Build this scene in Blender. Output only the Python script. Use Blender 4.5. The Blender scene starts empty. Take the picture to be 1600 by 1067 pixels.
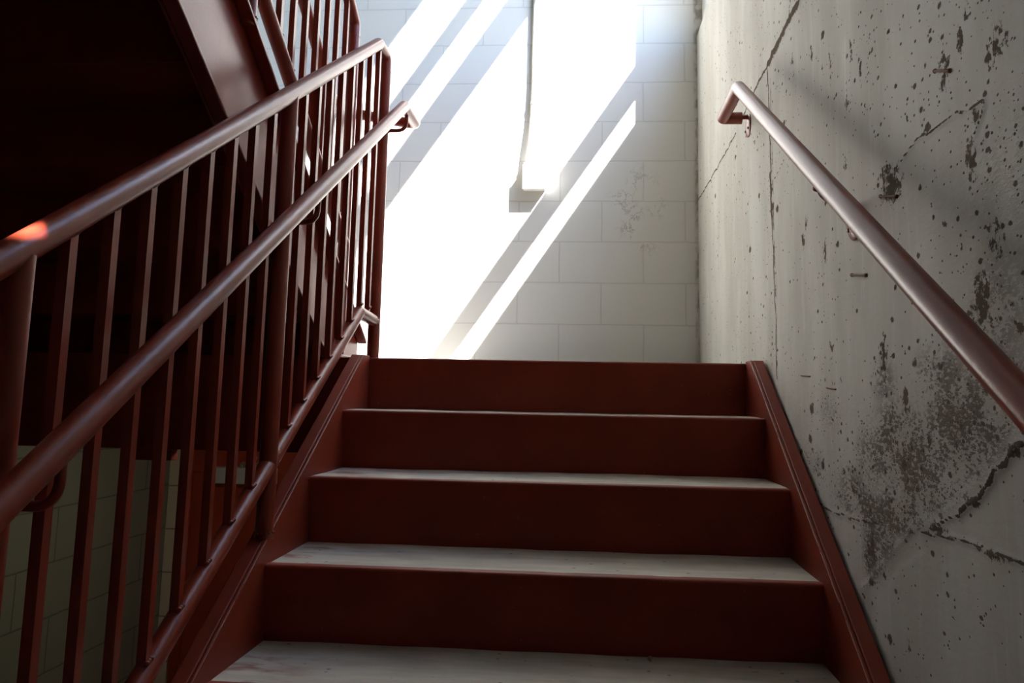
import bpy, bmesh, math, random
import numpy as np
from mathutils import Vector, Matrix, Quaternion

random.seed(7)
scene = bpy.context.scene
COL = scene.collection
PI = math.pi

# ------------------------------------------------------------------ dimensions
RISE, RUN = 0.178, 0.28            # lower flight
M = RISE / RUN                     # pitch
NR = 16                            # risers in a flight
SLANT = 0.021                      # foot of each riser is set back under the nosing
HALF = 0.652                       # half width between stringers
FL = 0.697                         # outer tip of the stringer flanges
XR = 0.705                         # face of the concrete wall
XL = -2.12                         # face of the left block wall
YB = 1.46                          # face of the back block wall
ZF = -NR * RISE                    # lower floor
ZC = 5.3                           # ceiling
YF = -6.2                          # front wall
ZS = 1.878                         # top of the concrete wall
GX = -0.668                        # plane of the lower guardrail
UX = -0.80                         # plane of the upper guardrail
RP = 0.022                         # pipe radius
SUNV = Vector((-0.678, 0.50, -1.0)).normalized()


# ------------------------------------------------------------------ node helpers
class NT:
    def __init__(self, name):
        self.m = bpy.data.materials.new(name)
        self.m.use_nodes = True
        self.t = self.m.node_tree
        self.b = self.t.nodes['Principled BSDF']

    def n(self, kind, **kw):
        nd = self.t.nodes.new(kind)
        for k, v in kw.items():
            setattr(nd, k, v)
        return nd

    def put(self, sock, v):
        if isinstance(v, bpy.types.NodeSocket):
            self.t.links.new(v, sock)
        elif isinstance(v, (tuple, list)) and len(v) == 3 and sock.type == 'RGBA':
            sock.default_value = (*v, 1)
        else:
            sock.default_value = v

    def math(self, op, a, b=0.0, c=None, clamp=False):
        nd = self.n('ShaderNodeMath', operation=op, use_clamp=clamp)
        self.put(nd.inputs[0], a)
        self.put(nd.inputs[1], b)
        if c is not None:
            self.put(nd.inputs[2], c)
        return nd.outputs[0]

    def sstep(self, v, lo, hi, o0=0.0, o1=1.0):
        nd = self.n('ShaderNodeMapRange', interpolation_type='SMOOTHSTEP')
        self.put(nd.inputs[0], v)
        for i, x in enumerate((lo, hi, o0, o1)):
            self.put(nd.inputs[i + 1], x)
        return nd.outputs[0]

    def mix(self, f, a, b, mode='MIX'):
        nd = self.n('ShaderNodeMix', data_type='RGBA', blend_type=mode)
        self.put(nd.inputs[0], f)
        self.put(nd.inputs[6], a)
        self.put(nd.inputs[7], b)
        return nd.outputs[2]

    def pos(self, scale=(1, 1, 1), loc=(0, 0, 0), rot=(0, 0, 0)):
        tc = self.n('ShaderNodeNewGeometry')
        mp = self.n('ShaderNodeMapping')
        self.put(mp.inputs[0], tc.outputs['Position'])
        mp.inputs['Location'].default_value = loc
        mp.inputs['Rotation'].default_value = rot
        mp.inputs['Scale'].default_value = scale
        return mp.outputs[0]

    def noise(self, vec, scale, detail=3.0, rough=0.55):
        nd = self.n('ShaderNodeTexNoise')
        self.put(nd.inputs['Vector'], vec)
        nd.inputs['Scale'].default_value = scale
        nd.inputs['Detail'].default_value = detail
        nd.inputs['Roughness'].default_value = rough
        return nd.outputs[0]

    def voro(self, vec, scale, feature='F1'):
        nd = self.n('ShaderNodeTexVoronoi', feature=feature)
        self.put(nd.inputs['Vector'], vec)
        nd.inputs['Scale'].default_value = scale
        return nd

    def bump(self, h, strength=0.3, dist=0.01):
        nd = self.n('ShaderNodeBump')
        nd.inputs['Strength'].default_value = strength
        nd.inputs['Distance'].default_value = dist
        self.put(nd.inputs['Height'], h)
        self.put(self.b.inputs['Normal'], nd.outputs[0])

    def set(self, color=None, rough=None, spec=None, metal=None, coat=None):
        if color is not None:
            self.put(self.b.inputs['Base Color'], color)
        if rough is not None:
            self.put(self.b.inputs['Roughness'], rough)
        if spec is not None:
            self.put(self.b.inputs['Specular IOR Level'], spec)
        if metal is not None:
            self.put(self.b.inputs['Metallic'], metal)
        return self.m


# ------------------------------------------------------------------ materials
def red_paint(name, base, rough, flecks=True, seed=0.0, spec=0.5):
    t = NT(name)
    p = t.pos(loc=(seed, 0, 0))
    big = t.noise(p, 5.0, 4)
    c = t.mix(t.sstep(big, 0.3, 0.75), tuple(x * 0.88 for x in base), tuple(x * 1.12 for x in base))
    if flecks:
        v = t.voro(p, 55.0)
        on = t.math('LESS_THAN', t.n('ShaderNodeSeparateColor').outputs[0], 0.5)
        sp = t.n('ShaderNodeSeparateColor')
        t.put(sp.inputs[0], v.outputs['Color'])
        on = t.math('LESS_THAN', sp.outputs[0], 0.05)
        dot = t.sstep(v.outputs['Distance'], 0.07, 0.15, 1.0, 0.0)
        c = t.mix(t.math('MULTIPLY', t.math('MULTIPLY', on, dot), 0.55), c, (0.30, 0.20, 0.15))
    t.set(c, rough, spec)
    fine = t.noise(p, 150.0, 2)
    t.bump(t.math('ADD', t.math('MULTIPLY', big, 0.8), t.math('MULTIPLY', fine, 0.25)), 0.18, 0.004)
    return t.m


RED = (0.235, 0.033, 0.016)
M_PIPE = red_paint('red_pipe_paint', RED, 0.31, False, 3.0)
M_PLATE = red_paint('red_plate_paint', RED, 0.48, True, 0.0, 0.28)
M_BAR = red_paint('red_bar_paint', RED, 0.30, False, 6.0)
M_UNDER = red_paint('red_soffit_paint', RED, 0.55, False, 9.0, 0.25)
M_DOOR = red_paint('red_door_paint', (0.36, 0.045, 0.014), 0.45, False, 12.0)


def block_material(name, axis, col_a, col_b, offset, dirt=0.0, joint=0.90):
    """painted concrete masonry; axis 'x' = wall runs along x, 'y' = along y"""
    t = NT(name)
    g = t.n('ShaderNodeNewGeometry')
    s = t.n('ShaderNodeSeparateXYZ')
    t.put(s.inputs[0], g.outputs['Position'])
    u = s.outputs[0] if axis == 'x' else s.outputs[1]
    cb = t.n('ShaderNodeCombineXYZ')
    wob = t.noise(t.pos(), 9.0, 2)
    w = t.math('MULTIPLY', t.math('SUBTRACT', wob, 0.5), 0.006)
    t.put(cb.inputs[0], t.math('ADD', t.math('ADD', u, offset[0]), w))
    t.put(cb.inputs[1], t.math('ADD', t.math('ADD', s.outputs[2], offset[1]), w))
    br = t.n('ShaderNodeTexBrick', offset=0.5, offset_frequency=2, squash=1.0)
    t.put(br.inputs['Vector'], cb.outputs[0])
    br.inputs['Scale'].default_value = 1.0
    br.inputs['Mortar Size'].default_value = 0.0042
    br.inputs['Mortar Smooth'].default_value = 0.25
    br.inputs['Brick Width'].default_value = 0.4478
    br.inputs['Row Height'].default_value = 0.2239
    br.inputs['Color1'].default_value = (0, 0, 0, 1)
    br.inputs['Color2'].default_value = (1, 1, 1, 1)
    fac = br.outputs['Fac']
    bc = t.mix(t.math('MULTIPLY', t.noise(t.pos(), 2.2, 4), 0.9), col_a, col_b)
    # pin holes in the block face
    v = t.voro(t.pos(), 75.0)
    sp = t.n('ShaderNodeSeparateColor')
    t.put(sp.inputs[0], v.outputs['Color'])
    hole = t.math('MULTIPLY', t.math('LESS_THAN', sp.outputs[1], 0.018),
                  t.sstep(v.outputs['Distance'], 0.12, 0.26, 1.0, 0.0))
    bc = t.mix(t.math('MULTIPLY', hole, 0.75), bc, (0.12, 0.11, 0.09))
    bc = t.mix(t.math('MULTIPLY', fac, 1.0), bc, tuple(x * joint for x in col_a))
    if dirt > 0:
        # a band of scuffed, rubbed paint about waist height near the concrete wall
        dx = t.math('DIVIDE', t.math('SUBTRACT', s.outputs[0], 0.36), 0.17)
        dz = t.math('DIVIDE', t.math('SUBTRACT', s.outputs[2], 0.86), 0.26)
        rr = t.math('ADD', t.math('MULTIPLY', dx, dx), t.math('MULTIPLY', dz, dz))
        area = t.sstep(rr, 0.2, 1.6, 1.0, 0.0)
        nn = t.noise(t.pos(), 16.0, 8, 0.72)
        line = t.sstep(t.math('ABSOLUTE', t.math('SUBTRACT', nn, 0.5)), 0.0, 0.018, 1.0, 0.0)
        n2 = t.sstep(t.noise(t.pos(), 7.0, 3), 0.5, 0.62)
        bc = t.mix(t.math('MULTIPLY', t.math('MULTIPLY', t.math('MULTIPLY', line, n2), area), dirt), bc, (0.16, 0.14, 0.11))
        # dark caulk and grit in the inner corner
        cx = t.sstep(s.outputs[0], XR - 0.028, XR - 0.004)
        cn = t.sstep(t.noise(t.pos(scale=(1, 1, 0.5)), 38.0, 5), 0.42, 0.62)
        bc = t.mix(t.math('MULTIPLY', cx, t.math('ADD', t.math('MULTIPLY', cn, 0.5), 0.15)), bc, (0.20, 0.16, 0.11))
    t.set(bc, 0.62, 0.3)
    gr = t.noise(t.pos(), 120.0, 3)
    h = t.math('SUBTRACT', t.math('MULTIPLY', gr, 0.12), fac)
    h = t.math('SUBTRACT', h, t.math('MULTIPLY', hole, 0.8))
    t.bump(h, 0.5, 0.003)
    return t.m


M_BACK = block_material('white_block_paint', 'x', (0.72, 0.715, 0.68), (0.78, 0.775, 0.745),
                        (0.037 + 0.2239, -0.034 + 0.2239 * 20), 0.8)
M_LEFT = block_material('grey_green_block_paint', 'y', (0.25, 0.255, 0.185), (0.29, 0.295, 0.22),
                        (0.11, -0.042 + 0.2239 * 20), 0.0, 0.62)
M_TAN = block_material('tan_block_paint', 'x', (0.72, 0.61, 0.44), (0.78, 0.67, 0.50),
                       (0.037 + 0.2239, -0.034 + 0.2239 * 20), 0.0, 0.45)
M_UPPER = block_material('white_block_paint_upper', 'y', (0.72, 0.715, 0.68), (0.78, 0.775, 0.745),
                         (0.2, -0.042 + 0.2239 * 20), 0.0)


def concrete_wall_material():
    t = NT('old_painted_concrete')
    at = t.n('ShaderNodeVertexColor', layer_name='wear')
    sp = t.n('ShaderNodeSeparateColor')
    t.put(sp.inputs[0], at.outputs['Color'])
    crack, grime, splotch, pale = sp.outputs[0], sp.outputs[1], sp.outputs[2], at.outputs['Alpha']
    p = t.pos()
    base = t.mix(t.sstep(t.noise(t.pos(scale=(1, 1.6, 0.5)), 2.5, 5), 0.35, 0.7),
                 (0.535, 0.515, 0.465), (0.66, 0.645, 0.60))
    base = t.mix(t.math('MULTIPLY', t.sstep(t.noise(t.pos(scale=(1, 7, 0.6)), 6.0, 4), 0.52, 0.75), 0.35),
                 base, (0.74, 0.735, 0.70))
    masks = []
    jit = t.math('MULTIPLY', t.math('SUBTRACT', t.noise(p, 110.0, 4, 0.7), 0.5), 0.6)
    for sc, gain, bias, seed in ((26.0, 0.30, 0.012, 0.0), (60.0, 0.9, 0.030, 5.0), (130.0, 1.1, 0.030, 9.0)):
        v = t.voro(t.pos(scale=(0.0, 0.75, 1.05), loc=(0, seed, seed)), sc)
        c = t.n('ShaderNodeSeparateColor')
        t.put(c.inputs[0], v.outputs['Color'])
        dens = t.math('ADD', t.math('MULTIPLY', grime, gain), bias)
        clump = t.sstep(t.noise(t.pos(loc=(seed, seed, 0)), 5.0, 3), 0.36, 0.62, 0.25, 1.4)
        on = t.math('LESS_THAN', c.outputs[0], t.math('MULTIPLY', dens, clump))
        rad = t.math('ADD', t.math('MULTIPLY', c.outputs[1], 0.30), 0.12)
        d = t.math('ADD', v.outputs['Distance'], t.math('MULTIPLY', jit, 1.1))
        k = t.math('SUBTRACT', 1.0, t.sstep(d, t.math('MULTIPLY', rad, 0.6), rad), clamp=True)
        masks.append(t.math('MULTIPLY', on, k))
    pit = t.math('MAXIMUM', t.math('MAXIMUM', masks[0], masks[1]), masks[2])
    # crack: the attribute holds nearness to the line, broken up by noise
    cn = t.math('ADD', crack, t.math('MULTIPLY', t.math('SUBTRACT', t.noise(p, 42.0, 5, 0.7), 0.5), 1.15))
    cm = t.sstep(cn, 0.52, 0.66)
    # broken, smeared patches
    sn = t.math('ADD', splotch, t.math('MULTIPLY', t.math('SUBTRACT', t.noise(t.pos(scale=(1, 0.8, 0.7)), 75.0, 6, 0.72), 0.5), 3.0))
    sm = t.math('MULTIPLY', t.sstep(sn, 0.56, 0.70), t.sstep(splotch, 0.04, 0.25))
    # rough popcorn surface where the grime is thick
    rg = t.noise(t.pos(scale=(1, 0.5, 1.1)), 125.0, 5, 0.68)
    clot = t.sstep(t.noise(t.pos(scale=(1, 0.7, 1.0)), 16.0, 4), 0.34, 0.62, -0.10, 0.07)
    gm = t.math('MULTIPLY', t.sstep(grime, 0.10, 0.62), t.sstep(t.math('ADD', rg, clot), 0.44, 0.56))
    dark = t.math('MAXIMUM', t.math('MAXIMUM', pit, cm), sm)
    dark = t.math('MAXIMUM', dark, t.math('MULTIPLY', gm, 0.85))
    film = t.math('MULTIPLY', t.sstep(grime, 0.12, 0.9), 0.28)
    c0 = t.mix(film, base, (0.33, 0.285, 0.225))
    dirtc = t.mix(t.noise(p, 30.0, 2), (0.062, 0.044, 0.030), (0.155, 0.112, 0.076))
    c1 = t.mix(t.math('MULTIPLY', dark, 0.90), c0, dirtc)
    c1 = t.mix(t.math('MULTIPLY', pale, 0.6), c1, (0.82, 0.82, 0.80))
    t.set(c1, 0.75, t.math('MULTIPLY', t.math('SUBTRACT', 1.0, dark, clamp=True), 0.16))
    h = t.math('MULTIPLY', dark, -1.0)
    h = t.math('ADD', h, t.math('MULTIPLY', t.noise(t.pos(scale=(1, 1, 2.2)), 22.0, 4), 0.35))
    h = t.math('ADD', h, t.math('MULTIPLY', t.math('MULTIPLY', grime, rg), 1.2))
    h = t.math('ADD', h, t.math('MULTIPLY', pale, 0.25))
    t.bump(h, 0.5, 0.006)
    return t.m


M_CONC = concrete_wall_material()


def tread_material():
    t = NT('dusty_tread_concrete')
    p = t.pos()
    g = t.n('ShaderNodeNewGeometry')
    s = t.n('ShaderNodeSeparateXYZ')
    t.put(s.inputs[0], g.outputs['Position'])
    c = t.mix(t.sstep(t.noise(t.pos(scale=(0.5, 2.5, 1)), 9.0, 6), 0.3, 0.7), (0.51, 0.465, 0.40), (0.65, 0.61, 0.54))
    # smears of red paint at the left end
    e = t.sstep(s.outputs[0], -0.60, -0.42, 1.0, 0.0)
    rn = t.sstep(t.noise(t.pos(scale=(0.6, 1.5, 1)), 12.0, 4), 0.50, 0.64)
    c = t.mix(t.math('MULTIPLY', t.math('MULTIPLY', e, rn), 0.7), c, (0.26, 0.075, 0.055))
    e2 = t.sstep(s.outputs[0], 0.36, 0.5)
    rn2 = t.sstep(t.noise(p, 22.0, 3), 0.64, 0.72)
    c = t.mix(t.math('MULTIPLY', t.math('MULTIPLY', e2, rn2), 0.45), c, (0.40, 0.12, 0.08))
    v = t.voro(p, 48.0)
    sp = t.n('ShaderNodeSeparateColor')
    t.put(sp.inputs[0], v.outputs['Color'])
    dot = t.math('MULTIPLY', t.math('LESS_THAN', sp.outputs[0], 0.07), t.sstep(v.outputs['Distance'], 0.12, 0.3, 1.0, 0.0))
    c = t.mix(t.math('MULTIPLY', dot, 0.7), c, (0.10, 0.085, 0.07))
    t.set(c, 0.75, 0.25)
    t.bump(t.math('ADD', t.noise(p, 35.0, 5), t.math('MULTIPLY', t.noise(p, 160.0, 2), 0.3)), 0.3, 0.006)
    return t.m


M_TREAD = tread_material()


def plain(name, col, rough, metal=0.0, var=0.08, spec=0.4):
    t = NT(name)
    n = t.noise(t.pos(), 14.0, 4)
    c = t.mix(n, tuple(x * (1 - var) for x in col), tuple(min(1, x * (1 + var)) for x in col))
    t.set(c, rough, spec, metal)
    t.bump(t.noise(t.pos(), 90.0, 2), 0.1, 0.003)
    return t.m


M_FLOOR = plain('grey_floor_concrete', (0.36, 0.35, 0.32), 0.7, 0, 0.12)
M_DECK = plain('worn_deck_concrete', (0.30, 0.29, 0.27), 0.8, 0, 0.12)
M_CEIL = plain('ceiling_paint', (0.60, 0.60, 0.58), 0.8)
M_BOX = plain('white_box_paint', (0.78, 0.77, 0.73), 0.5, 0, 0.03)
M_COND = plain('conduit_paint', (0.72, 0.71, 0.69), 0.45, 0, 0.06)
M_CLOSER = plain('closer_enamel', (0.50, 0.50, 0.44), 0.4, 0.0, 0.05)
M_WORN = plain('rubbed_primer', (0.46, 0.26, 0.21), 0.6, 0, 0.2)
M_CHROME = plain('closer_arm_metal', (0.62, 0.58, 0.48), 0.28, 1.0, 0.1)
M_RUST = plain('rusty_tie_steel', (0.19, 0.095, 0.055), 0.8, 0.1, 0.35)
M_DARK = plain('screw_steel', (0.05, 0.035, 0.03), 0.5, 0.4, 0.2)
M_STONE = plain('grit', (0.42, 0.34, 0.26), 0.85, 0, 0.2)
_g = NT('fill_lamp_diffuser')  # glow of the lamp added to brighten the lower level
_g.put(_g.b.inputs['Emission Color'], (1.0, 0.93, 0.78))
_g.b.inputs['Emission Strength'].default_value = 4.8
M_GLOW = _g.set((0.8, 0.8, 0.75), 0.4)
M_FRAME = plain('opening_frame_paint', (0.55, 0.55, 0.54), 0.5, 0, 0.05)


# ------------------------------------------------------------------ mesh helpers
def link(name, bm, mat, parent=None, smooth=False, bevel=0.0, angle=35):
    bmesh.ops.recalc_face_normals(bm, faces=bm.faces[:])
    if smooth:
        lim = math.radians(angle)
        for f in bm.faces:
            f.smooth = True
        for e in bm.edges:
            if len(e.link_faces) == 2 and e.calc_face_angle(0) > lim:
                e.smooth = False
    me = bpy.data.meshes.new(name)
    bm.to_mesh(me)
    bm.free()
    me.materials.append(mat)
    o = bpy.data.objects.new(name, me)
    COL.objects.link(o)
    if parent is not None:
        o.parent = parent
        # meshes are written in world coordinates; only an Empty has an offset of its own
        if parent.type == 'EMPTY':
            o.matrix_parent_inverse = Matrix.Translation(-Vector(parent.location))
    if bevel:
        md = o.modifiers.new('edge', 'BEVEL')
        md.width = bevel
        md.segments = 2
        md.limit_method = 'ANGLE'
        md.angle_limit = math.radians(40)
    return o


def thing(name, label, cat, loc, group=None):
    o = bpy.data.objects.new(name, None)
    o.empty_display_size = 0.1
    o.location = loc
    COL.objects.link(o)
    return tag(o, label, cat, group)


def tag(o, label, cat, group=None):
    o['label'] = label
    o['category'] = cat
    if group:
        o['group'] = group
    return o


def structure(o, label=None, cat=None):
    o['kind'] = 'structure'
    if label:
        o['label'] = label
    if cat:
        o['category'] = cat
    return o


def box(bm, x0, x1, y0, y1, z0, z1):
    vs = [bm.verts.new((x, y, z)) for x in (x0, x1) for y in (y0, y1) for z in (z0, z1)]
    for q in ((0, 1, 3, 2), (4, 6, 7, 5), (0, 4, 5, 1), (2, 3, 7, 6), (0, 2, 6, 4), (1, 5, 7, 3)):
        bm.faces.new([vs[i] for i in q])


def prism(bm, pts, x0, x1, nseg=1):
    """polygon in the y-z plane pushed along x"""
    rings = []
    for k in range(nseg + 1):
        x = x0 + (x1 - x0) * k / nseg
        rings.append([bm.verts.new((x, y, z)) for y, z in pts])
    n = len(pts)
    for a, b in zip(rings[:-1], rings[1:]):
        for i in range(n):
            bm.faces.new((a[i], a[(i + 1) % n], b[(i + 1) % n], b[i]))
    bm.faces.new(rings[0][::-1])
    bm.faces.new(rings[-1])


def fillet(pts, r, n=6):
    """round the corners of a polyline; r is one radius or one per inner corner"""
    pts = [Vector(p) for p in pts]
    out = [pts[0]]
    for i in range(1, len(pts) - 1):
        ri = r[i - 1] if isinstance(r, (list, tuple)) else r
        a, b, c = pts[i - 1], pts[i], pts[i + 1]
        u, v = (a - b).normalized(), (c - b).normalized()
        ang = u.angle(v)
        if ri <= 0 or ang > PI - 0.02:
            out.append(b)
            continue
        d = min(ri / math.tan(ang / 2), (a - b).length * 0.49, (c - b).length * 0.49)
        p0, p1 = b + u * d, b + v * d
        for k in range(n + 1):
            s = k / n
            out.append((1 - s) ** 2 * p0 + 2 * s * (1 - s) * b + s * s * p1)
    out.append(pts[-1])
    return out


def tube(bm, pts, r, seg=24, cap=True):
    pts = [Vector(p) for p in pts]
    n = len(pts)
    tang = []
    for i in range(n):
        if i == 0:
            t = pts[1] - pts[0]
        elif i == n - 1:
            t = pts[-1] - pts[-2]
        else:
            t = (pts[i] - pts[i - 1]).normalized() + (pts[i + 1] - pts[i]).normalized()
        tang.append(t.normalized())
    up = Vector((1, 0, 0)) if abs(tang[0].x) < 0.9 else Vector((0, 0, 1))
    nrm = (up - tang[0] * up.dot(tang[0])).normalized()
    rings = []
    for i in range(n):
        if i:
            q = tang[i - 1].rotation_difference(tang[i])
            nrm = (q @ nrm).normalized()
        bn = tang[i].cross(nrm).normalized()
        # mitre stretch so that the pipe keeps its radius round a corner
        st, ax = 1.0, None
        if 0 < i < n - 1:
            d0 = (pts[i] - pts[i - 1]).normalized()
            d1 = (pts[i + 1] - pts[i]).normalized()
            cosv = max(0.3, math.sqrt(max(0.0, (1 + d0.dot(d1)) / 2)))
            st = 1 / cosv
            ax = d1 - d0
            ax = ax.normalized() if ax.length > 1e-5 else None
        ring = []
        for k in range(seg):
            a = 2 * PI * k / seg
            off = nrm * math.cos(a) * r + bn * math.sin(a) * r
            if ax is not None and st > 1.001:
                off += ax * off.dot(ax) * (st - 1)
            ring.append(bm.verts.new(pts[i] + off))
        rings.append(ring)
    for a, b in zip(rings[:-1], rings[1:]):
        for k in range(seg):
            bm.faces.new((a[k], a[(k + 1) % seg], b[(k + 1) % seg], b[k]))
    if cap:
        bm.faces.new(rings[0][::-1])
        bm.faces.new(rings[-1])


def blob(bm, c, r, squash=1.0):
    mat = Matrix.Translation(c) @ Matrix.Diagonal((r, r, r * squash, 1))
    bmesh.ops.create_icosphere(bm, subdivisions=2, radius=1.0, matrix=mat)


def weld_ring(bm, c, r, axis, n=11, bead=0.0045, seed=0):
    """a bead of weld running round a joint"""
    rnd = random.Random(seed)
    axis = Vector(axis).normalized()
    u = axis.orthogonal().normalized()
    v = axis.cross(u)
    for k in range(n):
        a = 2 * PI * k / n
        blob(bm, Vector(c) + (u * math.cos(a) + v * math.sin(a)) * r, bead * rnd.uniform(0.75, 1.15), 0.8)


# ------------------------------------------------------------------ the room
def make_wall(name, mat, *boxes):
    bm = bmesh.new()
    for b in boxes:
        box(bm, *b)
    return structure(link(name, bm, mat))


make_wall('wall_back', M_BACK, (XL - 0.2, 1.35, YB, YB + 0.2, -0.07, ZC))
make_wall('wall_back_lower', M_TAN, (XL - 0.2, 1.35, YB, YB + 0.2, ZF, -0.07))
make_wall('wall_left', M_LEFT, (XL - 0.2, XL, YF, YB, ZF, ZC))
make_wall('wall_front', M_LEFT, (XL - 0.2, 1.35, YF - 0.2, YF, ZF, ZC))
make_wall('floor', M_FLOOR, (XL - 0.2, 1.35, YF - 0.2, YB + 0.2, ZF - 0.2, ZF))
make_wall('ceiling', M_CEIL, (XL - 0.2, 1.35, YF - 0.2, YB + 0.2, ZC, ZC + 0.2))


def concrete_wall():
    """poured wall on the right: a dense front sheet that carries the wear, on a solid body"""
    ys = np.unique(np.concatenate([np.linspace(YF, -1.95, 40), np.arange(-1.95, YB + 1e-6, 0.006), [YB]]))
    zs = np.unique(np.concatenate([np.linspace(ZF, -0.95, 30), np.arange(-0.95, ZS, 0.006), [ZS]]))
    Y, Z = np.meshgrid(ys, zs, indexing='ij')
    rng = np.random.default_rng(4)

    def lines(segs, wid, wob=0.006, seed=0):
        near = np.zeros_like(Y)
        r = np.random.default_rng(seed)
        for pts, w in segs:
            # wander a little between the given points
            fine = []
            for a, b in zip(pts[:-1], pts[1:]):
                n = max(2, int(math.dist(a, b) / 0.03))
                for k in range(n):
                    f = k / n
                    fine.append((a[0] + (b[0] - a[0]) * f + r.normal(0, wob), a[1] + (b[1] - a[1]) * f + r.normal(0, wob)))
            fine.append(pts[-1])
            for a, b in zip(fine[:-1], fine[1:]):
                ay, az = a
                dy, dz = b[0] - ay, b[1] - az
                l2 = dy * dy + dz * dz + 1e-12
                pad = 0.08
                m = (Y > min(ay, b[0]) - pad) & (Y < max(ay, b[0]) + pad) & (Z > min(az, b[1]) - pad) & (Z < max(az, b[1]) + pad)
                t = np.clip(((Y[m] - ay) * dy + (Z[m] - az) * dz) / l2, 0, 1)
                d = np.hypot(Y[m] - ay - t * dy, Z[m] - az - t * dz)
                near[m] = np.maximum(near[m], np.clip(1 - d / w, 0, 1))
        return near

    D = [(-1.75, -0.09), (-1.638, -0.154), (-1.552, -0.198), (-1.493, -0.245), (-1.405, -0.294), (-1.281, -0.344),
         (-1.211, -0.365), (-1.096, -0.435), (-0.942, -0.532)]
    crack = lines([
        ([(-0.593, 1.007), (-0.373, 0.998), (-0.181, 0.988)], 0.030),
        ([(-0.40, 1.003), (-0.181, 0.986), (0.02, 0.980), (0.255, 0.958)], 0.012),
        ([(0.388, 0.940), (0.687, 0.938), (1.088, 0.932), (1.45, 0.935)], 0.010),
        ([(-0.172, 0.992), (-0.193, 0.807), (-0.188, 0.549), (-0.208, 0.293), (-0.219, 0.128), (-0.219, -0.056)], 0.012),
        ([(-0.190, 0.60), (-0.186, 0.52), (-0.20, 0.44)], 0.024),
        ([(-0.208, 0.575), (-0.36, 0.604)], 0.006),
        (D[:5], 0.010),
        (D[4:6], 0.006),
        ([(-1.254, -0.348), (-1.4, -0.339), (-1.501, -0.337), (-1.70, -0.335)], 0.0065),
        ([(-0.574, -0.361), (-0.683, -0.387), (-0.875, -0.385), (-1.08, -0.36)], 0.007),
        ([(-1.241, 0.335), (-1.329, 0.349), (-1.419, 0.347), (-1.557, 0.333)], 0.0055),
        ([(-1.557, 0.333), (-1.52, 0.29)], 0.007),
        ([(-0.62, 1.28), (-0.52, 1.12), (-0.45, 1.0)], 0.006),
    ], 0.01, 0.004, 1)
    hair = lines([([(-0.212, 0.977), (-0.219, 0.755), (-0.217, 0.437), (-0.228, 0.2)], 0.006)], 0.006, 0.0012, 2)
    crack = np.maximum(crack, hair * 0.95)

    grime = np.full_like(Y, 0.0)
    for y, z, sy, sz, a in ((-1.152, -0.21, 0.12, 0.085, 1.0), (-1.44, -0.16, 0.15, 0.085, 0.95), (-1.26, -0.27, 0.16, 0.05, 0.9),
                            (-1.05, -0.40, 0.09, 0.05, 1.0), (-0.90, -0.31, 0.13, 0.05, 0.55), (-1.557, 0.0, 0.12, 0.13, 0.45),
                            (-1.36, -0.08, 0.14, 0.07, 0.55), (-0.75, -0.15, 0.12, 0.07, 0.32), (-1.62, 0.20, 0.2, 0.16, 0.26),
                            (-0.60, -0.28, 0.10, 0.05, 0.4), (-1.10, -0.08, 0.08, 0.06, 0.5), (-1.5, 0.5, 0.25, 0.15, 0.16),
                            (-1.05, 0.60, 0.12, 0.12, 0.14),
                            (-0.98, -0.345, 0.20, 0.035, 0.85), (-1.02, -0.24, 0.10, 0.07, 0.6), (-1.30, -0.20, 0.22, 0.07, 0.75), (-1.56, -0.11, 0.12, 0.06, 0.7),
                            (-1.17, -0.335, 0.14, 0.045, 1.0), (-1.02, -0.45, 0.07, 0.045, 1.0)):
        grime = np.maximum(grime, a * np.exp(-((Y - y) / sy) ** 2 - ((Z - z) / sz) ** 2))
    # nothing below the old pour line
    dl = np.interp(Y[:, 0], [q[0] for q in D], [q[1] for q in D])[:, None]
    below = 1 / (1 + np.exp((Z - dl) / 0.010))
    inr = (Y > -1.8) & (Y < -0.93)
    grime = np.where(inr, grime * (1 - below), grime)
    flat = np.clip((-0.39 - Z) / 0.03, 0, 1) * (Y > -0.93)
    grime = np.clip(grime * (1 - flat), 0, 1)

    spl = np.zeros_like(Y)
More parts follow.
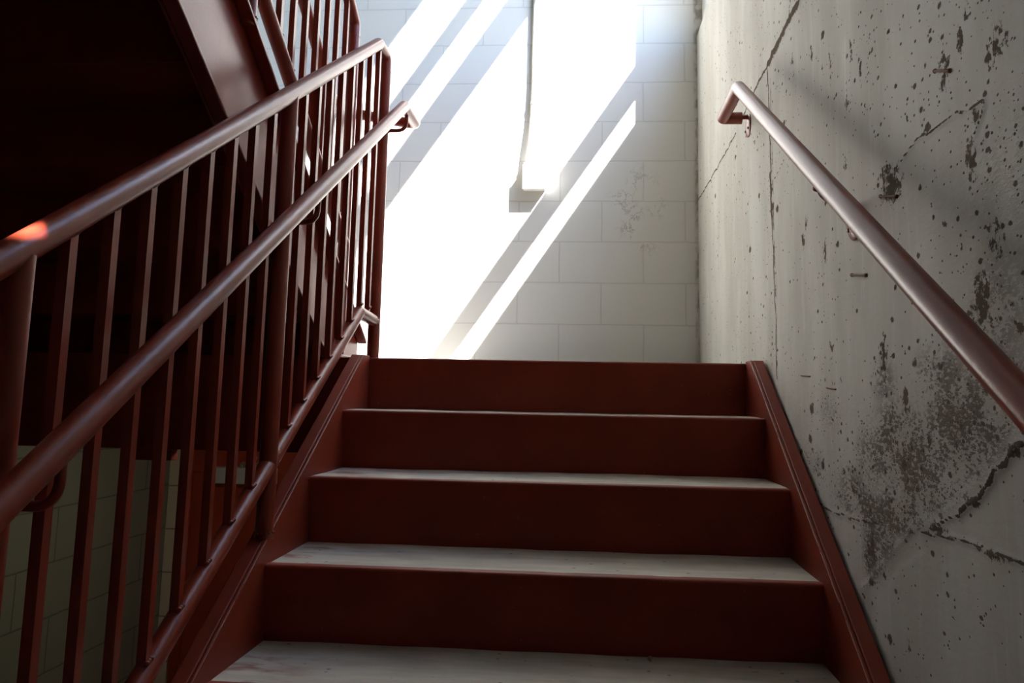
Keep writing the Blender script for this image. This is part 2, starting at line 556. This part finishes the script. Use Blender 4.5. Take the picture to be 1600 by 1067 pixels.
    for y, z, sy, sz, a in ((-1.184, 0.300, 0.060, 0.040, 1.0), (-1.165, 0.335, 0.05, 0.02, 0.9), (-0.547, 0.313, 0.022, 0.030, 0.95),
                            (-0.583, 0.356, 0.02, 0.03, 0.7), (-0.746, 0.246, 0.02, 0.035, 0.8), (-1.502, 0.255, 0.018, 0.05, 0.95),
                            (-1.53, 0.32, 0.03, 0.02, 0.7), (-0.983, 0.677, 0.012, 0.03, 0.85), (-1.039, 0.607, 0.012, 0.035, 0.8),
                            (-1.428, 0.433, 0.03, 0.05, 0.75), (-0.148, 0.614, 0.014, 0.03, 0.6), (-0.59, -0.145, 0.02, 0.035, 0.9),
                            (-1.207, -0.118, 0.018, 0.032, 1.0), (-1.104, -0.035, 0.02, 0.06, 0.85), (-0.774, 0.004, 0.02, 0.035, 0.7),
                            (-1.489, 0.461, 0.014, 0.035, 0.85), (-1.514, 0.037, 0.04, 0.06, 0.85), (-1.56, 0.12, 0.03, 0.05, 0.7),
                            (-1.08, -0.583, 0.02, 0.02, 0.75), (-1.174, -0.567, 0.015, 0.02, 0.7), (-0.67, 0.80, 0.02, 0.025, 0.75),
                            (-0.83, 0.70, 0.012, 0.05, 0.75), (-1.6, 0.40, 0.05, 0.035, 0.7), (-0.94, 0.56, 0.015, 0.03, 0.7),
                            (-1.56, 0.52, 0.05, 0.03, 0.6), (-0.48, 0.86, 0.02, 0.03, 0.65), (-0.92, 0.42, 0.03, 0.03, 0.6),
                            (-1.58, -0.19, 0.03, 0.012, 0.9), (-1.45, -0.27, 0.04, 0.012, 0.9), (-1.32, -0.335, 0.04, 0.012, 0.9),
                            (-1.00, -0.43, 0.05, 0.05, 0.85), (-1.50, -0.343, 0.08, 0.010, 0.8)):
        spl = np.maximum(spl, a * np.exp(-((Y - y) / sy) ** 2 - ((Z - z) / sz) ** 2))

    pale = lines([([(-0.947, 0.717), (-0.940, 0.63), (-0.935, 0.551)], 0.006)], 0.006, 0.0006, 3)
    pale = np.maximum(pale, 0.35 * np.exp(-((Y + 0.935) / 0.02) ** 2 - ((Z - 0.68) / 0.04) ** 2))
    lip = np.exp(-((Z - dl - 0.016) / 0.010) ** 2) * inr * 0.30
    pale = np.maximum(pale, lip)
    pale = np.maximum(pale, lines([([(-1.09, -0.475), (-1.15, -0.43), (-1.26, -0.385)], 0.01)], 0.01, 0.002, 5) * 0.4)

    # the sheet follows a slightly uneven pour, with a lip along the pour line
    relief = 0.0012 * np.sin(Y * 5.1 + 1.0) * np.cos(Z * 4.3) - 0.004 * lip - 0.003 * crack * (crack > 0.5)
    relief += 0.0025 * below * inr - 0.0015 * grime * rng.random(Y.shape)
    relief -= np.clip(relief.min() * 0, 0, 0)
    X = XR + np.clip(relief, -0.004, 0.004)
    # worn, rounded top edge
    X += np.clip((Z - (ZS - 0.02)) / 0.02, 0, 1) ** 2 * 0.012

    ny, nz = Y.shape
    co = np.stack([X, Y, Z], -1).reshape(-1, 3)
    idx = np.arange(ny * nz).reshape(ny, nz)
    quads = np.stack([idx[:-1, :-1], idx[:-1, 1:], idx[1:, 1:], idx[1:, :-1]], -1).reshape(-1, 4)
    # solid body behind the sheet
    border = np.concatenate([idx[0, :], idx[1:, -1], idx[-1, -2::-1], idx[-2:0:-1, 0]])
    nb = len(border)
    back = co[border].copy()
    back[:, 0] = XR + 0.24
    co = np.concatenate([co, back])
    b2 = ny * nz + np.arange(nb)
    side = np.stack([border, np.roll(border, -1), np.roll(b2, -1), b2], -1)
    me = bpy.data.meshes.new('wall_right')
    faces = np.concatenate([quads, side])
    loops = faces.reshape(-1)
    tot = np.full(len(faces), 4)
    me.vertices.add(len(co))
    me.vertices.foreach_set('co', co.astype(np.float32).ravel())
    me.loops.add(len(loops) + nb)
    me.loops.foreach_set('vertex_index', np.concatenate([loops, b2]).astype(np.int32))
    me.polygons.add(len(faces) + 1)
    starts = np.concatenate([np.arange(len(faces)) * 4, [len(loops)]])
    me.polygons.foreach_set('loop_start', starts.astype(np.int32))
    me.update(calc_edges=True)
    me.validate()
    ca = me.color_attributes.new('wear', 'FLOAT_COLOR', 'POINT')
    val = np.zeros((len(co), 4), np.float32)
    val[:ny * nz, 0] = crack.ravel()
    val[:ny * nz, 1] = grime.ravel()
    val[:ny * nz, 2] = spl.ravel()
    val[:ny * nz, 3] = pale.ravel()
    ca.data.foreach_set('color', val.ravel())
    sm = np.zeros(len(me.polygons), bool)
    sm[:len(quads)] = True
    me.polygons.foreach_set('use_smooth', sm)
    me.materials.append(M_CONC)
    bm = bmesh.new()
    bm.from_mesh(me)
    bmesh.ops.recalc_face_normals(bm, faces=bm.faces[:])
    bm.to_mesh(me)
    bm.free()
    o = bpy.data.objects.new('wall_right', me)
    COL.objects.link(o)
    structure(o)


concrete_wall()

# masonry on top of the concrete wall, with the tall unglazed opening the sun comes through
X0, X1 = XR + 0.03, XR + 0.20
OY0, OY1, OZ1 = -0.62, 1.187, 4.90
HY0, HY1, HZ0, HZ1 = -2.904, -2.738, 2.135, 2.43      # unseen gap, shaped to let a spot of sun onto the rail
make_wall('wall_right_upper', M_UPPER,
          (X0, X1, YF, HY0, ZS, ZC), (X0, X1, HY1, OY0, ZS, ZC),
          (X0, X1, HY0, HY1, ZS, HZ0), (X0, X1, HY0, HY1, HZ1, ZC),
          (X0, X1, OY1, YB, ZS, ZC), (X0, X1, OY0, OY1, OZ1, ZC))
win = structure(bpy.data.objects.new('window_1', None))
COL.objects.link(win)
win.location = (XR + 0.05, (OY0 + OY1) / 2, ZS)
for z0, z1 in ((2.108, 2.255), (3.483, 3.7215), (3.9545, 4.0765)):
    bm = bmesh.new()
    box(bm, XR + 0.037, XR + 0.077, OY0, OY1, z0, z1)
    link('window_bar', bm, M_FRAME, win, bevel=0.003)

# ------------------------------------------------------------------ stairs
def riser_profile(i, sgn, y0, z0, skirt=0.047):
    """bent plate: short lip on the tread, rounded nosing, leaning front; sgn=+1 climbs towards +y"""
    out, r = [], 0.009
    y = lambda v: y0 + sgn * v
    out.append((y(0.028), z0))
    for k in range(6):
        a = PI / 2 * k / 5
        out.append((y(r - r * math.sin(a)), z0 - r + r * math.cos(a)))
    out.append((y(SLANT), z0 - RISE + 0.001))
    out.append((y(SLANT + 0.002), z0 - RISE - skirt))
    th = 0.005
    out.append((y(SLANT + th + 0.002), z0 - RISE - skirt))
    out.append((y(SLANT + th), z0 - RISE + 0.001))
    for k in range(5, -1, -1):
        a = PI / 2 * k / 5
        out.append((y(r - (r - th) * math.sin(a)), z0 - r + (r - th) * math.cos(a)))
    out.append((y(0.028), z0 - th))
    return out


def concrete_slab(x0, x1, y0, y1, ztop, thick, seed, nx=64, ny=10):
    """pan of concrete with a hand-trowelled, slightly ragged edge"""
    rnd = random.Random(seed)
    ph = [rnd.uniform(0, 6.28) for _ in range(8)]
    bm = bmesh.new()
    top = []
    for i in range(nx + 1):
        row = []
        for j in range(ny + 1):
            x = x0 + (x1 - x0) * i / nx
            v = j / ny
            y = y0 + (y1 - y0) * v
            w = 0.0015 * math.sin(x * 7 + ph[0]) + 0.0010 * math.sin(x * 19 + ph[1]) + 0.0006 * math.sin(x * 47 + ph[2])
            z = ztop + 0.0012 * math.sin(x * 5 + ph[3]) * math.sin(v * 3 + ph[4]) + 0.0007 * math.sin(x * 23 + ph[5] + v * 4)
            if j == 0:
                y += abs(w) * (1 if y1 > y0 else -1)
                z -= 0.0015
            row.append(bm.verts.new((x, y, z)))
        top.append(row)
    for i in range(nx):
        for j in range(ny):
            bm.faces.new((top[i][j], top[i + 1][j], top[i + 1][j + 1], top[i][j + 1]))
    rim = [top[i][0] for i in range(nx + 1)] + [top[nx][j] for j in range(1, ny + 1)] + \
          [top[i][ny] for i in range(nx - 1, -1, -1)] + [top[0][j] for j in range(ny - 1, 0, -1)]
    low = [bm.verts.new((v.co.x, v.co.y, ztop - thick)) for v in rim]
    n = len(rim)
    for k in range(n):
        bm.faces.new((rim[k], low[k], low[(k + 1) % n], rim[(k + 1) % n]))
    bm.faces.new(low[::-1])
    return bm


def pan_bottom(x0, x1, y0, y1, z):
    bm = bmesh.new()
    box(bm, x0, x1, min(y0, y1), max(y0, y1), z - 0.004, z)
    return bm


def stringer(top, xw, xt, y0, y1, depth, zmin=-1e9, zmax=1e9, name='stringer', parent=None, mat=M_PLATE):
    """steel channel: web at xw, flanges reaching to xt; top(y) gives its upper edge"""
    bm = bmesh.new()
    t = 0.010
    lo, hi = (xw, xw + t) if xt > xw else (xw - t, xw)
    n = 60
    yy = sorted(set([y0 + (y1 - y0) * k / n for k in range(n + 1)]))
    # corners where the channel is cut by a level line
    up = [(y, min(zmax, top(y))) for y in yy]
    dn = [(y, max(zmin, top(y) - depth)) for y in yy]
    keep = [k for k in range(len(yy)) if up[k][1] > dn[k][1] + 0.004]
    up, dn = [up[k] for k in keep], [dn[k] for k in keep]

    def simplify(p):
        q = [p[0]]
        for k in range(1, len(p) - 1):
            a, b, c = q[-1], p[k], p[k + 1]
            cr = (b[0] - a[0]) * (c[1] - b[1]) - (b[1] - a[1]) * (c[0] - b[0])
            if abs(cr) > 1e-7:
                q.append(b)
        return q + [p[-1]]
    up, dn = simplify(up), simplify(dn)
    prism(bm, up + dn[::-1], lo, hi)
    f = 0.014
    xa, xb = min(hi if xt > xw else xt, xt if xt > xw else lo), max(hi if xt > xw else xt, xt if xt > xw else lo)
    prism(bm, up + [(y, z - f) for y, z in up[::-1]], xa, xb)
    prism(bm, dn + [(y, z + f) for y, z in dn[::-1]], xa, xb)
    return link(name, bm, mat, parent, bevel=0.0035)


low = thing('staircase', 'red steel stairs with dusty concrete treads climbing to the landing',
            'stairs', (0, -RUN * NR, ZF))
for i in range(0, NR):
    y, z = -i * RUN, -i * RISE
    bm = bmesh.new()
    prism(bm, riser_profile(i, 1, y, z), -HALF + 0.001, HALF - 0.001, 8)
    link('riser', bm, M_PLATE, low, smooth=True, angle=40)
    if i:
        bm = concrete_slab(-HALF + 0.001, HALF - 0.001, y + 0.0115, y + RUN + SLANT - 0.001, z - 0.0005, 0.04, i)
        link('tread', bm, M_TREAD, low, smooth=True, angle=40)
low_top = lambda y: min(M * y + 0.050, 0.007)
for s in (-1, 1):
    st = stringer(low_top, s * HALF, s * FL, -RUN * NR + 0.1, 0.010, 0.34, zmin=ZF, parent=low)
    bm = bmesh.new()
    rnd = random.Random(11 + s)
    y = -2.6
    while y < -0.07:                       # paint rubbed through along the inner top edge
        y1 = min(-0.07, y + rnd.uniform(0.10, 0.45))
        tube(bm, [(s * (HALF + 0.0012), y, low_top(y) - 0.0012), (s * (HALF + 0.0012), y1, low_top(y1) - 0.0012)],
             rnd.uniform(0.0007, 0.0013), 6)
        y = y1 + rnd.uniform(0.0, 0.05)
    link('worn_edge', bm, M_WORN, st)

# ------------------------------------------------------------------ landing
land = thing('landing', 'red steel landing at the top of the stairs, before the white block wall',
             'landing', (XL / 2, YB / 2, 0))
bm = bmesh.new()
box(bm, XL + 0.002, XR - 0.008, 0.030, YB - 0.002, -0.06, -0.0005)
link('deck', bm, M_DECK, land)
bm = bmesh.new()      # channel along the front edge, left of the lower flight
box(bm, XL + 0.002, -FL - 0.008, 0.0, 0.012, -0.335, 0.0)
box(bm, XL + 0.002, -FL - 0.008, 0.012, 0.070, -0.335, -0.321)
box(bm, XL + 0.002, -FL - 0.008, 0.012, 0.028, -0.014, 0.0)
link('edge_beam', bm, M_PLATE, land, bevel=0.003)
bm = bmesh.new()      # and behind the top riser
box(bm, -FL - 0.004, XR - 0.010, 0.060, 0.072, -0.335, -0.062)
link('edge_beam', bm, M_PLATE, land)
bm = bmesh.new()      # angle bracket under the beam
box(bm, -1.505, -1.355, 0.014, 0.060, -0.375, -0.337)
link('support_angle', bm, M_PLATE, land, bevel=0.002)
bm = bmesh.new()      # metal deck under the concrete
box(bm, XL + 0.004, XR - 0.010, 0.074, YB - 0.004, -0.072, -0.062)
link('metal_pan', bm, M_UNDER, land)

# unseen lamp added under the landing to brighten the lower wall and door
lamp = structure(thing('fill_lamp', 'unseen round fill lamp added under the landing, behind the top risers', 'lamp', (-1.15, 0.34, -0.072)))
bm = bmesh.new()
tube(bm, [(-1.15, 0.34, -0.0725), (-1.15, 0.34, -0.105)], 0.16, 32)
link('fill_lamp_base', bm, M_FRAME, lamp, smooth=True)
bm = bmesh.new()
tube(bm, [(-1.15, 0.34, -0.105), (-1.15, 0.34, -0.150), (-1.15, 0.34, -0.151)], 0.145, 32)
link('fill_diffuser', bm, M_GLOW, lamp, smooth=True)

# ------------------------------------------------------------------ upper flight (climbs back over the viewer's left)
UW, UT = -0.822, -0.775            # web and flange tip of its near stringer
UXL = XL + 0.06
UY0 = 0.168
upf = thing('staircase', 'dark red upper flight of stairs seen from below at the upper left',
            'stairs', ((UW + UXL) / 2, UY0, 0))
for i in range(1, NR + 1):
    y, z = UY0 - (i - 1) * RUN, i * RISE
    bm = bmesh.new()
    prism(bm, riser_profile(i, -1, y, z, 0.0 if i == 1 else 0.047), UXL + 0.001, UW - 0.001, 2)
    link('riser', bm, M_UNDER, upf, smooth=True, angle=40)
    bm = concrete_slab(UXL + 0.001, UW - 0.001, y - 0.0115, y - RUN - SLANT + 0.001, z - 0.0005, 0.04, 50 + i, 24, 4)
    link('tread', bm, M_TREAD, upf, smooth=True, angle=40)
    link('tread_pan', pan_bottom(UXL + 0.001, UW - 0.001, y - 0.014, y - RUN - SLANT + 0.004, z - 0.042), M_UNDER, upf)
up_top = lambda y: -M * y + 0.340
stringer(up_top, UW, UT, UY0 - (NR - 0.4) * RUN, 0.40, 0.395, zmin=0.0, parent=upf, mat=M_PIPE)
stringer(up_top, UXL, UXL - 0.045, UY0 - (NR - 0.4) * RUN, 0.40, 0.395, zmin=0.0, parent=upf, mat=M_UNDER)

# ------------------------------------------------------------------ lower guardrail
SP = 0.1021
PY = [-0.8144 - 9 * SP * k for k in (-1, 0, 1, 2)]        # posts: landing end, middle, near, one behind
gb = lambda y: M * y + 0.214       # bottom rail centre line
gt = lambda y: M * y + 1.163       # top rail centre line
guard = thing('guardrail', 'red pipe guardrail with square balusters and bracketed handrail beside the lower stairs',
              'railing', (GX, PY[1], -0.5))
YEND = PY[0]
bm = bmesh.new()
yk = -0.005
tube(bm, fillet([(GX, -2.75, gt(-2.75)), (GX, yk, gt(yk)), (GX, YEND, gt(yk)), (GX, YEND, 0.9)], [0.03, 0.035], 6), RP)
weld_ring(bm, (GX, YEND, 1.095), RP, (0, 0, 1), 16, 0.0022, 1)
link('top_rail', bm, M_PIPE, guard, smooth=True)
bm = bmesh.new()
yb_ = -0.100
tube(bm, fillet([(GX, -2.75, gb(-2.75)), (GX, yb_, gb(yb_)), (GX, YEND, gb(yb_) - 0.012)], 0.02, 4), RP * 0.98)
weld_ring(bm, (GX, YEND - RP, gb(yb_) - 0.010), RP, (0, 1, 0), 14, 0.003, 2)
link('bottom_rail', bm, M_PIPE, guard, smooth=True)
for k, y in enumerate(PY):
    bm = bmesh.new()
    zb = 0.0 if k == 0 else low_top(y) - 0.012
    zt = 0.93 if k == 0 else gt(y) - 0.006
    tube(bm, [(GX, y, zb), (GX, y, zt)], RP)
    weld_ring(bm, (GX, y, zb + (0.001 if k == 0 else 0.016)), RP + 0.001, (0, 0, 1), 14, 0.0032, k + 3)
    link('post', bm, M_PIPE, guard, smooth=True)
hb = 0.0088


def baluster(x, y, z0, z1, parent, side=1, seed=0):
    bm = bmesh.new()
    box(bm, x - hb, x + hb, y - hb, y + hb, z0, z1)
    for k in range(3):
        blob(bm, (x + side * (hb + 0.001), y + (k - 1) * 0.006, z0 + 0.021 + 0.002 * k), 0.0052)
    for k in range(3):
        blob(bm, (x + side * (hb + 0.0005), y + (k - 1) * 0.005, z1 - 0.019 + 0.003 * k), 0.0042)
    return link('baluster', bm, M_BAR, parent)


q = 0
for k in range(len(PY) - 1):
    for j in range(1, 9):
        y = PY[k] - j * SP
        if y > yk:
            zb, zt = gb(yb_), gt(yk)
        else:
            zb, zt = gb(min(y, yb_)), gt(y)
        baluster(GX, y, zb + 0.004, zt - 0.004, guard)
# handrail with its return round the newel
HX = -0.578
hz = lambda y: M * y + 0.905
yh = 0.058
HUX = -0.887
hu = lambda y: -M * y + 1.106
bm = bmesh.new()
zend = hz(yh) + 0.004
tube(bm, fillet([(HX, -2.75, hz(-2.75)), (HX, yh, hz(yh)), (HX, 0.270, zend), (HUX, 0.262, zend + 0.055),
                 (HUX, 0.14, hu(0.14)), (HUX, -0.30, hu(-0.30))], [0.03, 0.03, 0.035, 0.03], 6), RP * 0.97)
link('handrail', bm, M_PIPE, guard, smooth=True)
for k, y in enumerate(PY):
    z = (zend if k == 0 else hz(y))
    yy = y
    bm = bmesh.new()
    tube(bm, fillet([(GX + RP - 0.004, yy, z - 0.082), (HX, yy, z - 0.082), (HX, yy, z - 0.010)], 0.035, 8), 0.0072, 14)
    weld_ring(bm, (GX + RP, yy, z - 0.082), 0.008, (1, 0, 0), 8, 0.0035, 20 + k)
    link('handrail_bracket', bm, M_PIPE, guard, smooth=True)

# ------------------------------------------------------------------ upper guardrail
ub = lambda y: -M * y + 0.503
ut = lambda y: -M * y + 1.372
UPY = [0.113, 0.113 - 9 * SP, 0.113 - 18 * SP]
ug = thing('guardrail', 'red pipe guardrail of the upper flight, behind the lower guardrail at the left',
           'railing', (UX, UPY[0], 0.0))
bm = bmesh.new()
tube(bm, fillet([(UX, -2.4, ut(-2.4)), (UX, UPY[0], ut(UPY[0])), (UX, UPY[0], 1.0)], 0.03, 5), RP)
weld_ring(bm, (UX, UPY[0], 1.245), RP, (0, 0, 1), 16, 0.0022, 31)
link('top_rail', bm, M_PIPE, ug, smooth=True)
bm = bmesh.new()
tube(bm, [(UX, -2.4, ub(-2.4)), (UX, UPY[0], ub(UPY[0]))], RP * 0.98)
link('bottom_rail', bm, M_PIPE, ug, smooth=True)
for k, y in enumerate(UPY):
    bm = bmesh.new()
    tube(bm, [(UX, y, 0.001 if k == 0 else up_top(y) - 0.012), (UX, y, 1.05 if k == 0 else ut(y) - 0.006)], RP)
    weld_ring(bm, (UX, y, 0.002 if k == 0 else up_top(y) + 0.012), RP + 0.001, (0, 0, 1), 14, 0.0032, 40 + k)
    link('post', bm, M_PIPE, ug, smooth=True)
for k in range(2):
    for j in range(1, 9):
        y = UPY[k] - j * SP
        baluster(UX, y, ub(y) + 0.004, ut(y) - 0.004, ug)

# ------------------------------------------------------------------ wall handrail
WX = 0.602
wz = lambda y: M * y + 1.028
wr = thing('wall_handrail', 'glossy red pipe handrail bracketed to the stained concrete wall at the right',
           'handrail', (XR, -0.9, 0.4))
yw0 = -0.205
bm = bmesh.new()
tube(bm, fillet([(WX, -2.9, wz(-2.9)), (WX, yw0, wz(yw0)), (WX, 0.098, wz(yw0) + 0.004), (XR - 0.034, 0.098, wz(yw0) + 0.004)],
                [0.03, 0.012], 6), RP)
link('rail', bm, M_PIPE, wr, smooth=True)


def wall_bracket(path, foot, rad, yc, zc, R=0.043):
    """cast arm along path, a saddle where it meets the pipe, and a round dished plate on the wall"""
    bm = bmesh.new()
    tube(bm, fillet(path, rad, 6), 0.0085, 14)
    blob(bm, foot, 0.015, 0.6)
    blob(bm, path[-1], 0.012, 0.8)
    arm = link('bracket', bm, M_PIPE, wr, smooth=True)
    bm = bmesh.new()
    n = 32
    prof = [(0.0, R), (0.004, R), (0.0065, R * 0.92), (0.0095, R * 0.45), (0.0100, 0.0)]
    rings = []
    for dx, r in prof[:-1]:
        rings.append([bm.verts.new((XR - dx, yc + r * math.cos(2 * PI * k / n), zc + r * math.sin(2 * PI * k / n))) for k in range(n)])
    tip = bm.verts.new((XR - prof[-1][0], yc, zc))
    for a, b in zip(rings[:-1], rings[1:]):
        for k in range(n):
            bm.faces.new((a[k], a[(k + 1) % n], b[(k + 1) % n], b[k]))
    for k in range(n):
        bm.faces.new((rings[-1][k], rings[-1][(k + 1) % n], tip))
    bm.faces.new(rings[0][::-1])
    link('wall_plate', bm, M_PIPE, arm, smooth=True, angle=50)
    for dy, dz in ((-0.022, -0.016), (0.022, -0.016)):
        bm = bmesh.new()
        tube(bm, [(XR - 0.006, yc + dy, zc + dz), (XR - 0.0115, yc + dy, zc + dz)], 0.0048, 10)
        link('screw', bm, M_DARK, arm)


wall_bracket([(WX + 0.008, 0.062, 0.922), (0.640, 0.085, 0.903), (0.662, 0.105, 0.907), (XR - 0.003, 0.130, 0.918)],
             (WX + 0.006, 0.065, 0.912), 0.012, 0.135, 0.886)
for y in (-1.06, -2.30):
    z = wz(y)
    wall_bracket([(WX, y, z - RP), (WX + 0.006, y, z - 0.038), (WX + 0.045, y + 0.03, z - 0.058), (XR - 0.003, y + 0.07, z - 0.050)],
                 (WX, y, z - RP * 1.16), 0.022, y + 0.09, z - 0.078)

# ------------------------------------------------------------------ box and conduit on the back wall
jb = thing('junction_box', 'white painted square junction box on the sunlit block wall below the conduit', 'electrical box',
           (-0.175, YB, 1.05))
bm = bmesh.new()
box(bm, -0.238, -0.118, YB - 0.053, YB, 0.985, 1.118)
link('box_body', bm, M_BOX, jb, bevel=0.004)
bm = bmesh.new()
box(bm, -0.241, -0.115, YB - 0.060, YB - 0.053, 0.982, 1.121)
link('cover_plate', bm, M_BOX, jb, bevel=0.007)
for dx, dz in ((-0.225, 1.008), (-0.130, 1.100)):
    bm = bmesh.new()
    tube(bm, [(dx, YB - 0.059, dz), (dx, YB - 0.0615, dz)], 0.004, 10)
    link('screw', bm, M_COND, jb)
cd = thing('conduit', 'white painted conduit running up the block wall from the junction box', 'pipe', (-0.205, YB, 1.14))
bm = bmesh.new()
tube(bm, fillet([(-0.207, YB - 0.034, 1.150), (-0.204, YB - 0.033, 1.20), (-0.194, YB - 0.020, 1.42), (-0.190, YB - 0.017, 1.60),
                 (-0.186, YB - 0.017, ZC - 0.002)], 0.4, 8), 0.0140, 18)
link('pipe', bm, M_COND, cd, smooth=True)
bm = bmesh.new()
tube(bm, [(-0.207, YB - 0.034, 1.119), (-0.207, YB - 0.034, 1.135), (-0.207, YB - 0.034, 1.136), (-0.207, YB - 0.034, 1.160)], 0.0172, 20)
tube(bm, [(-0.207, YB - 0.034, 1.122), (-0.207, YB - 0.034, 1.132)], 0.0200, 8)
link('coupling', bm, M_COND, cd, smooth=True)
bm = bmesh.new()
tube(bm, [(-0.193, YB - 0.019, 1.47), (-0.1925, YB - 0.019, 1.485)], 0.0170, 18)
box(bm, -0.181, -0.160, YB - 0.004, YB - 0.001, 1.468, 1.486)
link('strap', bm, M_COND, cd)

# ------------------------------------------------------------------ rusty tie stubs left in the concrete
for (a, b, r), lab in zip((((-0.939, 0.160), (-1.028, 0.146), 0.0026), ((-1.128, 0.293), (-1.209, 0.272), 0.0026),
                           ((-1.398, 0.445), (-1.451, 0.423), 0.0026), ((-0.499, -0.054), (-0.586, -0.058), 0.0018),
                           ((-0.729, -0.090), (-0.799, -0.094), 0.0018)),
                          ('rusty tie stub lying flat on the concrete just below the middle of the wall handrail',
                           'rusty tie stub across the big dark stain above the wall handrail',
                           'short rusty tie stub high on the concrete wall towards the upper right',
                           'thin rusty tie stub in the concrete near the top of the right stringer',
                           'thin rusty tie stub above the grimy patch, right of a similar stub')):
    bm = bmesh.new()
    m = ((a[0] + b[0]) / 2, (a[1] + b[1]) / 2)
    tube(bm, [(XR - 0.002, *a), (XR - 0.004, *m), (XR - 0.002, *b)], r, 10)
    if r > 0.002:
        for e in (a, b):
            blob(bm, (XR - 0.001, *e), 0.0044)
    o = link('wall_tie', bm, M_RUST, smooth=True)
    tag(o, lab, 'metal stub', 'rusty tie stubs in the concrete wall')

# crumb of mortar on a tread
bm = bmesh.new()
bmesh.ops.create_icosphere(bm, subdivisions=2, radius=0.006, matrix=Matrix.Translation((0.26, -0.850, -0.7075)))
rr = random.Random(3)
for v in bm.verts:
    v.co += Vector((rr.uniform(-1, 1), rr.uniform(-1, 1), rr.uniform(-1, 1))) * 0.0014
tag(link('pebble', bm, M_STONE), 'small tan crumb of stone on the lowest tread in view, against the riser', 'pebble')

# ------------------------------------------------------------------ door on the lower level
door = structure(bpy.data.objects.new('door_1', None))
COL.objects.link(door)
DX0, DX1, DZ1 = -1.985, -0.975, -0.560
door.location = ((DX0 + DX1) / 2, YB, ZF)
bm = bmesh.new()
box(bm, DX0 - 0.055, DX0, YB - 0.022, YB - 0.001, ZF, DZ1 + 0.115)
box(bm, DX1, DX1 + 0.055, YB - 0.022, YB - 0.001, ZF, DZ1 + 0.115)
box(bm, DX0, DX1, YB - 0.022, YB - 0.001, DZ1, DZ1 + 0.115)
link('door_frame', bm, M_DOOR, door, bevel=0.002)
bm = bmesh.new()
box(bm, DX0 + 0.004, DX1 - 0.004, YB - 0.012, YB - 0.002, ZF + 0.01, DZ1 - 0.004)
leaf = link('door_leaf', bm, M_DOOR, door)
for z in (-0.81, -1.6, -2.5):
    bm = bmesh.new()
    tube(bm, [(DX0 + 0.001, YB - 0.022, z - 0.06), (DX0 + 0.001, YB - 0.022, z + 0.06)], 0.008, 12)
    link('hinge', bm, M_DOOR, leaf, smooth=True)
bm = bmesh.new()
box(bm, -1.868, -1.515, YB - 0.072, YB - 0.013, -0.612, -0.528)
cl = link('door_closer', bm, M_CLOSER, door, bevel=0.006)
cl['label'] = 'pale metal door closer'
bm = bmesh.new()
tube(bm, [(-1.70, YB - 0.045, -0.53), (-1.70, YB - 0.045, -0.505)], 0.014, 14)
tube(bm, [(-1.70, YB - 0.045, -0.508), (-1.62, YB - 0.10, -0.506), (-1.56, YB - 0.10, -0.506)], 0.009, 12)
tube(bm, [(-1.66, YB - 0.060, -0.507), (-1.64, YB - 0.06, -0.485), (-1.645, YB - 0.024, -0.478)], 0.014, 12)
link('closer_arm', bm, M_CHROME, cl, smooth=True)

# ------------------------------------------------------------------ light
sun = bpy.data.lights.new('sun', 'SUN')
sun.energy = 30.0
sun.color = (1.0, 0.968, 0.925)
sun.angle = math.radians(0.53)
so = bpy.data.objects.new('sun', sun)
so.rotation_euler = SUNV.to_track_quat('-Z', 'Y').to_euler()
so.location = (3, -2, 7)
COL.objects.link(so)

world = bpy.data.worlds.new('sky')
scene.world = world
world.use_nodes = True
wt = world.node_tree
bg = wt.nodes['Background']
sky = wt.nodes.new('ShaderNodeTexSky')
sky.sky_type = 'NISHITA'
sky.sun_disc = False
sky.sun_elevation = math.asin(-SUNV.z)
sky.sun_rotation = math.atan2(-SUNV.x, -SUNV.y)
tint = wt.nodes.new('ShaderNodeMix')       # daylight a little cooler than the camera's white balance
tint.data_type = 'RGBA'
tint.blend_type = 'MULTIPLY'
tint.inputs[0].default_value = 1.0
tint.inputs[7].default_value = (0.84, 0.97, 1.12, 1)
wt.links.new(sky.outputs[0], tint.inputs[6])
wt.links.new(tint.outputs[2], bg.inputs[0])
bg.inputs[1].default_value = 0.75

# ------------------------------------------------------------------ camera
cam = bpy.data.cameras.new('camera')
co = bpy.data.objects.new('camera', cam)
COL.objects.link(co)
cam.sensor_width = 36.0
cam.lens = 36.0 * 1237.31 / 1600.0
cam.shift_x = (800 - 825.21) / 1600.0
cam.shift_y = (456.80 - 533.5) / 1600.0
cam.clip_start = 0.02
right = Vector((0.99730573, 0.07087677, 0.01891469))
fwd = Vector((-0.07273712, 0.98889328, 0.12961249))
upv = Vector((-0.0095181, -0.13063908, 0.9913843))
mw = Matrix((right, upv, -fwd)).transposed().to_4x4()
mw.translation = Vector((0.10691732, -2.74830064, -0.12355491))
co.matrix_world = mw
scene.camera = co

vs = scene.view_settings
vs.view_transform = 'Standard'
vs.look = 'None'
vs.gamma = 1.0
vs.use_curve_mapping = False
vs.exposure = 1.0
